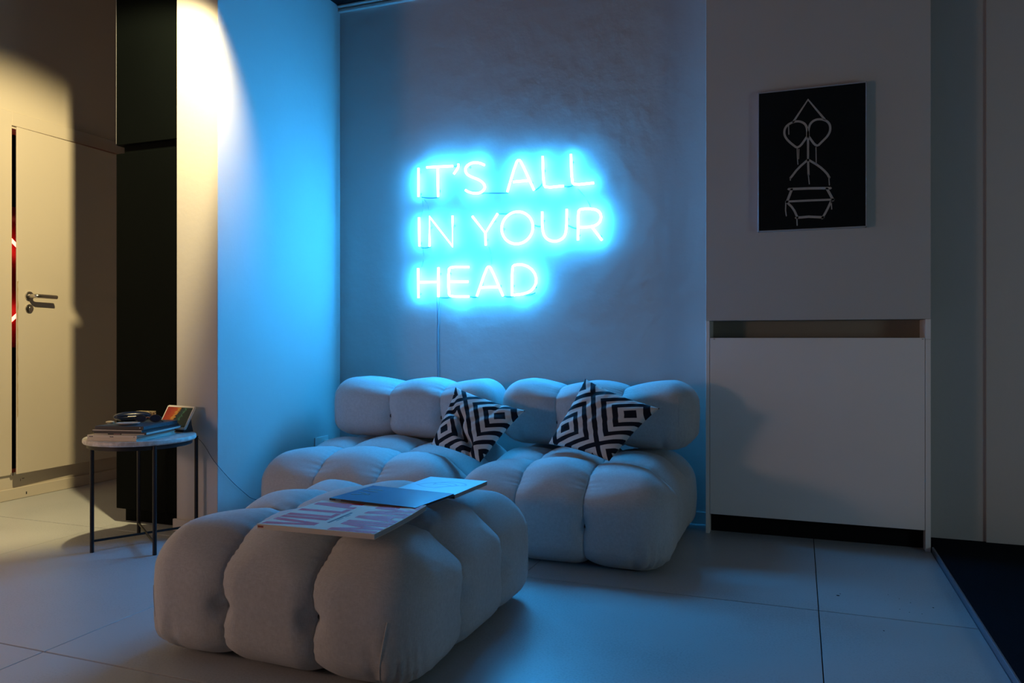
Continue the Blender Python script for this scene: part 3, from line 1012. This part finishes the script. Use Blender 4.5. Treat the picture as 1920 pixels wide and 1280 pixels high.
m1 = magazine('magazine', 'white magazine with large red VILLA MIAMI lettering at front of ottoman', (-1.080, 1.545, 0.3965), R(2.0), 0.322, 0.285, 0.0125, M['cream'], M['cream'], M['graypaper'])
tm = MB()
# local frame of the text: reading direction +Y, letter tops towards -X
hL = 0.135
def put_word(mb, text, widths, x_base, y0, h, s, gap):
    y = y0
    for ch, wd in zip(text, widths):
        for poly in glyph(ch, wd, h, s):
            mb.prism([(x_base - b, y + a) for a, b in poly], 0.01252, 0.0128, 'Z')
        y += wd + gap
put_word(tm, 'VILLA', [0.068, 0.020, 0.046, 0.046, 0.068], -0.018, 0.006, hL, 0.0205, 0.0065)
put_word(tm, 'MIAMI', [0.080, 0.0185, 0.066, 0.078, 0.0185], 0.158, 0.004, 0.125, 0.0185, 0.0035)
tm.build('title_print', M['red'], m1)
sm = MB()
y = 0.062
for q in range(11):
    L = random.uniform(0.006, 0.012)
    sm.prism([(0.003, y), (0.003, y + L), (-0.0035, y + L), (-0.0035, y)], 0.01252, 0.0128)
    y += L + 0.002
sm.prism([(0.010, 0.085), (0.010, 0.118), (0.0075, 0.118), (0.0075, 0.085)], 0.01252, 0.0128)
sm.prism([(0.010, 0.128), (0.010, 0.152), (0.0075, 0.152), (0.0075, 0.128)], 0.01252, 0.0128)
sm.build('small_print', M['navyink'], m1)
box('spine_mark', mat('rust_mark', (0.35, 0.06, 0.03), 0.6), -0.158, -0.142, -0.0008, -0.0005, 0.0035, 0.0085, 0, m1)
bend(m1, 0.16, 0.285, 0.22, 0.008)

m2 = magazine('magazine', 'glossy blue magazine with black spine lying between the other two', (-1.086, 1.815, 0.4100), R(-5.5), 0.284, 0.203, 0.0065, M['navy'], M['blackcover'], M['blackcover'])
tm = MB()
def put2(mb, text, widths, x_base, y0, h, s, gap, z):
    y = y0
    for ch, wd in zip(text, widths):
        for poly in glyph(ch, wd, h, s):
            mb.prism([(x_base - b, y + a) for a, b in poly], z, z + 0.0003, 'Z')
        y += wd + gap
put2(tm, 'VII', [0.042, 0.008, 0.008], -0.070, 0.065, 0.050, 0.0075, 0.016, 0.00652)
tm.build('title_print', M['navyink'], m2)
sp = MB()
for q in range(5):
    sp.box(-0.120 + q * 0.0038, -0.1175 + q * 0.0038, -0.0009, -0.0006, 0.0022, 0.0046)
sp.build('spine_print', M['palegrey'], m2)

m3 = magazine('magazine', 'pale thick magazine with a faint drawing, at the back of ottoman', (-1.034, 2.022, 0.3980), R(-2.0), 0.205, 0.232, 0.0120, M['pale'], M['blackcover'], M['graypaper'])
dm = MB()
for pts, hw in [([(-0.075, 0.10), (-0.05, 0.14), (-0.01, 0.16), (0.03, 0.15), (0.05, 0.12)], 0.0022), ([(-0.03, 0.12), (-0.035, 0.15), (0.0, 0.178), (0.05, 0.17), (0.075, 0.14), (0.06, 0.13)], 0.003),
                ([(-0.08, 0.10), (-0.04, 0.075), (0.0, 0.07)], 0.0018), ([(0.0, 0.075), (0.02, 0.10), (0.05, 0.128)], 0.006), ([(-0.03, 0.125), (0.0, 0.13), (0.03, 0.12)], 0.002)]:
    P = [tuple(p)[:2] for p in chaikin([(a, b, 0) for a, b in pts], 2)]
    flat_stroke(dm, P, hw, 'Z', 0.0120, 0.0122)
dm.build('faint_drawing', M['palegrey'], m3)

# ------------------------------------------------------------------ round side table
TC = (-2.582, 2.468)
st = empty('side_table', (TC[0], TC[1], 0))
tag(st, 'small round side table with pale stone top on thin black legs', 'table')
MB().lathe([(0.200, 0.434), (0.212, 0.436), (0.2155, 0.441), (0.2155, 0.450), (0.2135, 0.454), (0.209, 0.455)], 72).build('table_top', M['stone'], st, angle=30)
MB().lathe([(0.196, 0.418), (0.200, 0.418), (0.200, 0.434), (0.196, 0.434)], 64).build('ring', M['metal_black'], st, angle=30)
legs = [(-0.089, -0.169), (0.186, -0.107), (-0.159, 0.140), (0.116, 0.202)]
legs = [(x * 0.965, y * 0.965) for x, y in legs]
for x, y in legs:
    MB().tube([(x, y, 0.0), (x, y, 0.22), (x, y, 0.436)], 0.0080, 10).build('leg', M['metal_black'], st, angle=40)
for a, b in ((0, 3), (1, 2)):
    (x0, y0), (x1, y1) = legs[a], legs[b]
    MB().tube([(x0, y0, 0.045), (x1, y1, 0.045)], 0.0050, 8).build('cross_bar', M['metal_black'], st, angle=40)
for a, b in ((0, 1), (1, 3), (3, 2), (2, 0)):
    pass
x0, y0 = legs[0]
MB().tube([(0.02, -0.08, 0.424), (0.045, -0.10, 0.414)], 0.003, 8).build('fixing_screw', M['steel'], st, True)

# ------------------------------------------------------------------ books stacked on the table
ang = R(13)
def book(name, label, fl, rz, w, d, z0, t, m_cover, m_spine, m_pages, cat='book'):
    """front-left corner fl, spine along the front edge"""
    r = empty(name, (fl[0], fl[1], z0), rz)
    tag(r, label, cat, 'books stacked on the side table')
    c = 0.0016 if t > 0.009 else 0.0007
    box('front_cover', m_cover, 0, w, 0, d, t - c, t, 0.0003, r)
    box('back_cover', m_cover, 0, w, 0, d, 0, c, 0.0003, r)
    box('pages', m_pages, 0.002, w - 0.003, 0.001, d - 0.003, c, t - c, 0, r)
    box('spine', m_spine, 0, w, -0.0012, 0.0012, 0, t, 0.0006, r)
    return r
b1 = book('book', 'cream softcover book at the bottom of the table stack', (-2.655, 2.272), ang, 0.212, 0.272, 0.455, 0.011, M['cream'], M['cream'], M['paper'])
b2 = book('book', 'cream book with dark spine lettering, second from stack bottom', (-2.657, 2.274), ang, 0.213, 0.270, 0.466, 0.012, M['cream'], M['cream'], M['paper'])
for (bk, spots) in ((b1, [(0.018, 0.014), (0.105, 0.012)]), (b2, [(0.010, 0.018), (0.098, 0.016), (0.200, 0.005)])):
    for x, L in spots:
        pm = MB()
        n = max(1, int(L / 0.003))
        for q in range(n):
            pm.box(x + q * 0.003, x + q * 0.003 + 0.0031, -0.0015, -0.0011, 0.004 + 0.0006 * (q % 2), 0.0075 - 0.0006 * (q % 3))
        pm.build('spine_print', M['ink'] if bk is b2 else M['paper'], bk)
b3 = book('book', 'dark slate book with pale banded spine, third from stack bottom', (-2.640, 2.290), ang + R(1.5), 0.222, 0.262, 0.478, 0.0105, M['slate'], M['blackcover'], M['paper'])
MB().box(0.002, 0.06, -0.0016, -0.0010, 0.0012, 0.0042).build('spine_band', M['cream'], b3)
MB().box(0.118, 0.214, -0.0016, -0.0010, 0.0012, 0.0042).build('spine_band', M['cream'], b3)
MB().box(0.085, 0.112, -0.0016, -0.0010, 0.0012, 0.0042).build('spine_label', mat('rose_label', (0.42, 0.22, 0.20), 0.6), b3)
b4 = book('book', 'thin black book with white page edge facing front, fourth from stack bottom', (-2.650, 2.292), ang + R(-1.0), 0.215, 0.262, 0.4885, 0.0085, M['blackcover'], M['paper'], M['blackcover'])
MB().box(0.0, 0.215, -0.0018, -0.0011, 0.0, 0.0052).build('dark_edge', M['blackcover'], b4)
b5 = book('book', 'slate grey hardback at the top of the table stack', (-2.642, 2.297), ang + R(2.0), 0.205, 0.262, 0.497, 0.0135, M['slate'], M['blackcover'], M['slate'])
MB().box(0.188, 0.192, -0.0018, -0.0011, 0.006, 0.010).build('spine_print', M['cream'], b5)

ZT = 0.5106
# glasses case: rounded elongated shell with its lid
gc = empty('glasses_case', (-2.662, 2.500, ZT), R(50))
tag(gc, 'shiny dark blue hard case lying on the books', 'case')
def pod(L, Wd, H, z0, z1):
    mb = MB()
    rings, N = [], 28
    for i in range(N + 1):
        x = -1 + 2 * i / N
        s = max(0.02, (1 - abs(x) ** 2.6)) ** 0.5
        rings.append((x * L, s))
    vs, fs, n = [], [], 24
    for x, s in rings:
        for k in range(n):
            t = 2 * math.pi * k / n
            c, sn = math.cos(t), math.sin(t)
            y = Wd * s * math.copysign(abs(c) ** 0.8, c)
            z = H * 0.5 + H * 0.5 * s * math.copysign(abs(sn) ** 0.8, sn)
            z = min(max(z, z0), z1)
            vs.append((x, y, z))
    for i in range(N):
        for k in range(n):
            fs.append((i * n + k, i * n + (k + 1) % n, (i + 1) * n + (k + 1) % n, (i + 1) * n + k))
    fs.append(tuple(range(n - 1, -1, -1)))
    fs.append(tuple(N * n + k for k in range(n)))
    return mb.add(vs, fs)
pod(0.074, 0.030, 0.040, 0.0, 0.0195).build('case_base', M['lensblue'], gc, True)
pod(0.073, 0.029, 0.040, 0.0205, 0.040).build('case_lid', M['lensblue'], gc, True)
box('hinge', M['steel'], -0.02, 0.02, -0.0312, -0.0292, 0.017, 0.023, 0.0008, gc)

# oval dish of pale metal in front of the case
ph = empty('trinket_dish', (-2.548, 2.372, ZT), R(30))
tag(ph, 'shallow pale oval dish at the front of the book stack top', 'dish')
dm = MB()
prof = [(0.30, 0.0), (0.62, 0.0012), (0.88, 0.006), (1.0, 0.0095), (0.97, 0.0102), (0.84, 0.0070), (0.58, 0.0026), (0.2, 0.0018)]
vs, fs, n = [], [], 40
for r_, h_ in prof:
    for q in range(n):
        t = 2 * math.pi * q / n
        vs.append((0.047 * r_ * math.cos(t), 0.028 * r_ * math.sin(t), h_))
for i in range(len(prof) - 1):
    for q in range(n):
        fs.append((i * n + q, i * n + (q + 1) % n, (i + 1) * n + (q + 1) % n, (i + 1) * n + q))
fs.append(tuple(range(n - 1, -1, -1)))
fs.append(tuple((len(prof) - 1) * n + q for q in range(n)))
dm.add(vs, fs)
dm.build('dish_shell', mat('pale_metal', (0.62, 0.58, 0.56), 0.35, 0.05, 20.0, metal=0.3), ph, True)

# folded spectacles beside it
sg = empty('sunglasses', (-2.545, 2.470, ZT), R(25))
tag(sg, 'folded sunglasses with amber bridge behind the oval dish', 'glasses')
for sx in (-1, 1):
    lens = [(sx * 0.030 + 0.023 * math.cos(t), 0.0, 0.017 + 0.0145 * math.sin(t)) for t in [2 * math.pi * q / 24 for q in range(24)]]
    MB().tube(lens, 0.0016, 6, closed=True).build('lens_rim', M['blackcover'], sg, True)
    MB().lathe([(0.5, 0.0)], 3) if False else None
    lm = MB()
    lm.prism([(sx * 0.030 + 0.0225 * math.cos(t), 0.017 + 0.014 * math.sin(t)) for t in [2 * math.pi * q / 24 for q in range(24)]], -0.0006, 0.0006, 'Y')
    lm.build('lens', M['lensblue'], sg)
    MB().tube(chaikin([(sx * 0.053, 0.0, 0.022), (sx * 0.055, 0.006, 0.021), (sx * 0.03, 0.012 + 0.004 * (sx + 1), 0.016), (-sx * 0.04, 0.014 + 0.004 * (sx + 1), 0.010), (-sx * 0.056, 0.015 + 0.004 * (sx + 1), 0.002)], 2), 0.0018, 6).build('temple_arm', M['blackcover'], sg, True)
MB().tube(chaikin([(-0.008, 0, 0.020), (0.0, -0.002, 0.024), (0.008, 0, 0.020)], 2), 0.002, 6).build('bridge', M['amber'], sg, True)

# little stone and lighter at the left
pb = empty('pebble', (-2.672, 2.395, ZT), R(20))
tag(pb, 'small beige pebble on the left rear of the book stack', 'stone')
pebb = pod(0.017, 0.011, 0.010, 0.0, 0.02)
pebb.build('pebble_body', mat('beige_stone', (0.45, 0.38, 0.27), 0.7, 0.15, 60.0), pb, True)

# speckled box behind the books
gb = empty('speckled_box', (-2.693, 2.590, 0.455), R(8))
tag(gb, 'speckled granite-patterned box standing behind the book stack', 'box')
box('box_body', M['granite'], -0.040, 0.040, -0.028, 0.028, 0.0, 0.070, 0.002, gb)
box('box_lid', M['granite'], -0.041, 0.041, -0.029, 0.029, 0.071, 0.087, 0.002, gb)

# tablet display on its stand
td = empty('tablet_display', (-2.566, 2.615, 0.455), R(-7))
tag(td, 'white tablet display with orange and green picture, propped against the pillar', 'tablet')
lean = Matrix.Translation((0, 0, 0.014)) @ Matrix.Rotation(R(-30), 4, 'X')
tw, th = 0.089, 0.112
b = MB().box(-tw, tw, 0, 0.009, 0, th, 0.0042, 3, lean)
b.build('bezel', M['white'], td, angle=50)
me = bpy.data.meshes.new('screen')
cs = [(-tw + 0.010, -0.0004, 0.010), (tw - 0.010, -0.0004, 0.010), (tw - 0.010, -0.0004, th - 0.010), (-tw + 0.010, -0.0004, th - 0.010)]
cs2 = [(x, 0.0006, z) for x, _, z in cs]
me.from_pydata([tuple(lean @ Vector(c)) for c in cs + cs2], [], [(0, 1, 2, 3), (4, 7, 6, 5), (0, 4, 5, 1), (1, 5, 6, 2), (2, 6, 7, 3), (3, 7, 4, 0)])
uvl = me.uv_layers.new(name='UVMap')
uvm = [(0, 0), (1, 0), (1, 1), (0, 1)] * 2
for lp in me.loops:
    uvl.data[lp.index].uv = uvm[lp.vertex_index]
link_mesh('screen', me, M['screen'], td)
stn = MB().prism([(0.006, 0.0), (0.058, 0.0), (0.050, 0.030), (0.046, 0.062), (0.020, 0.022)], -0.055, 0.072, 'X')
stn.build('stand', mat('grey_cloth_stand', (0.06, 0.065, 0.075), 0.9, 0.1, 60.0), td)

# its lead: down behind the table, along the niche wall
lead = MB().tube(chaikin([(-2.52, 2.685, 0.462), (-2.50, 2.692, 0.43), (-2.455, 2.694, 0.395), (-2.41, 2.692, 0.335), (-2.380, 2.70, 0.300), (-2.381, 2.74, 0.262), (-2.381, 2.80, 0.207),
                          (-2.381, 2.86, 0.160), (-2.381, 2.93, 0.107), (-2.381, 3.05, 0.09), (-2.381, 3.25, 0.15), (-2.381, 3.44, 0.27)], 2), 0.0012, 6)
lo = lead.build('tablet_lead', M['blackwire'], None, True)
tag(lo, 'thin dark lead running from the tablet along the blue wall', 'cable')

# socket on the niche wall behind the sofa
so = empty('wall_socket', (PX1, 3.49, 0.30))
tag(so, 'white wall socket low on the niche side wall behind the sofa', 'socket')
box('socket_plate', M['white'], 0, 0.008, -0.075, 0.045, -0.04, 0.04, 0.002, so)
box('plug', M['white'], 0.008, 0.04, -0.01, 0.03, -0.018, 0.022, 0.006, so)

# ceiling spotlight that lights the pillar and the door
cs_ = empty('ceiling_spotlight', (SPOT_LOC[0], SPOT_LOC[1], ZC))
tag(cs_, 'small white ceiling spotlight above the side table', 'spotlight')
MB().lathe([(0.045, 0.0), (0.045, -0.02), (0.04, -0.024)], 32).build('ceiling_rose', M['white'], cs_, angle=40)
MB().tube([(0, 0, -0.02), (0, 0, -0.66)], 0.008, 10).build('stem', M['white'], cs_, angle=40)
d = (Vector((-3.9, 2.88, 0.90)) - Vector(SPOT_LOC)).normalized()
q = d.to_track_quat('Z', 'Y')
hs = MB().lathe([(0.02, -0.10), (0.040, -0.085), (0.044, -0.02), (0.041, -0.02), (0.037, -0.075)], 32).build('lamp_head', M['white'], cs_, angle=40)
hs.location = Vector(SPOT_LOC) - Vector((SPOT_LOC[0], SPOT_LOC[1], ZC))
hs.rotation_euler = q.to_euler()

bpy.context.view_layer.update()
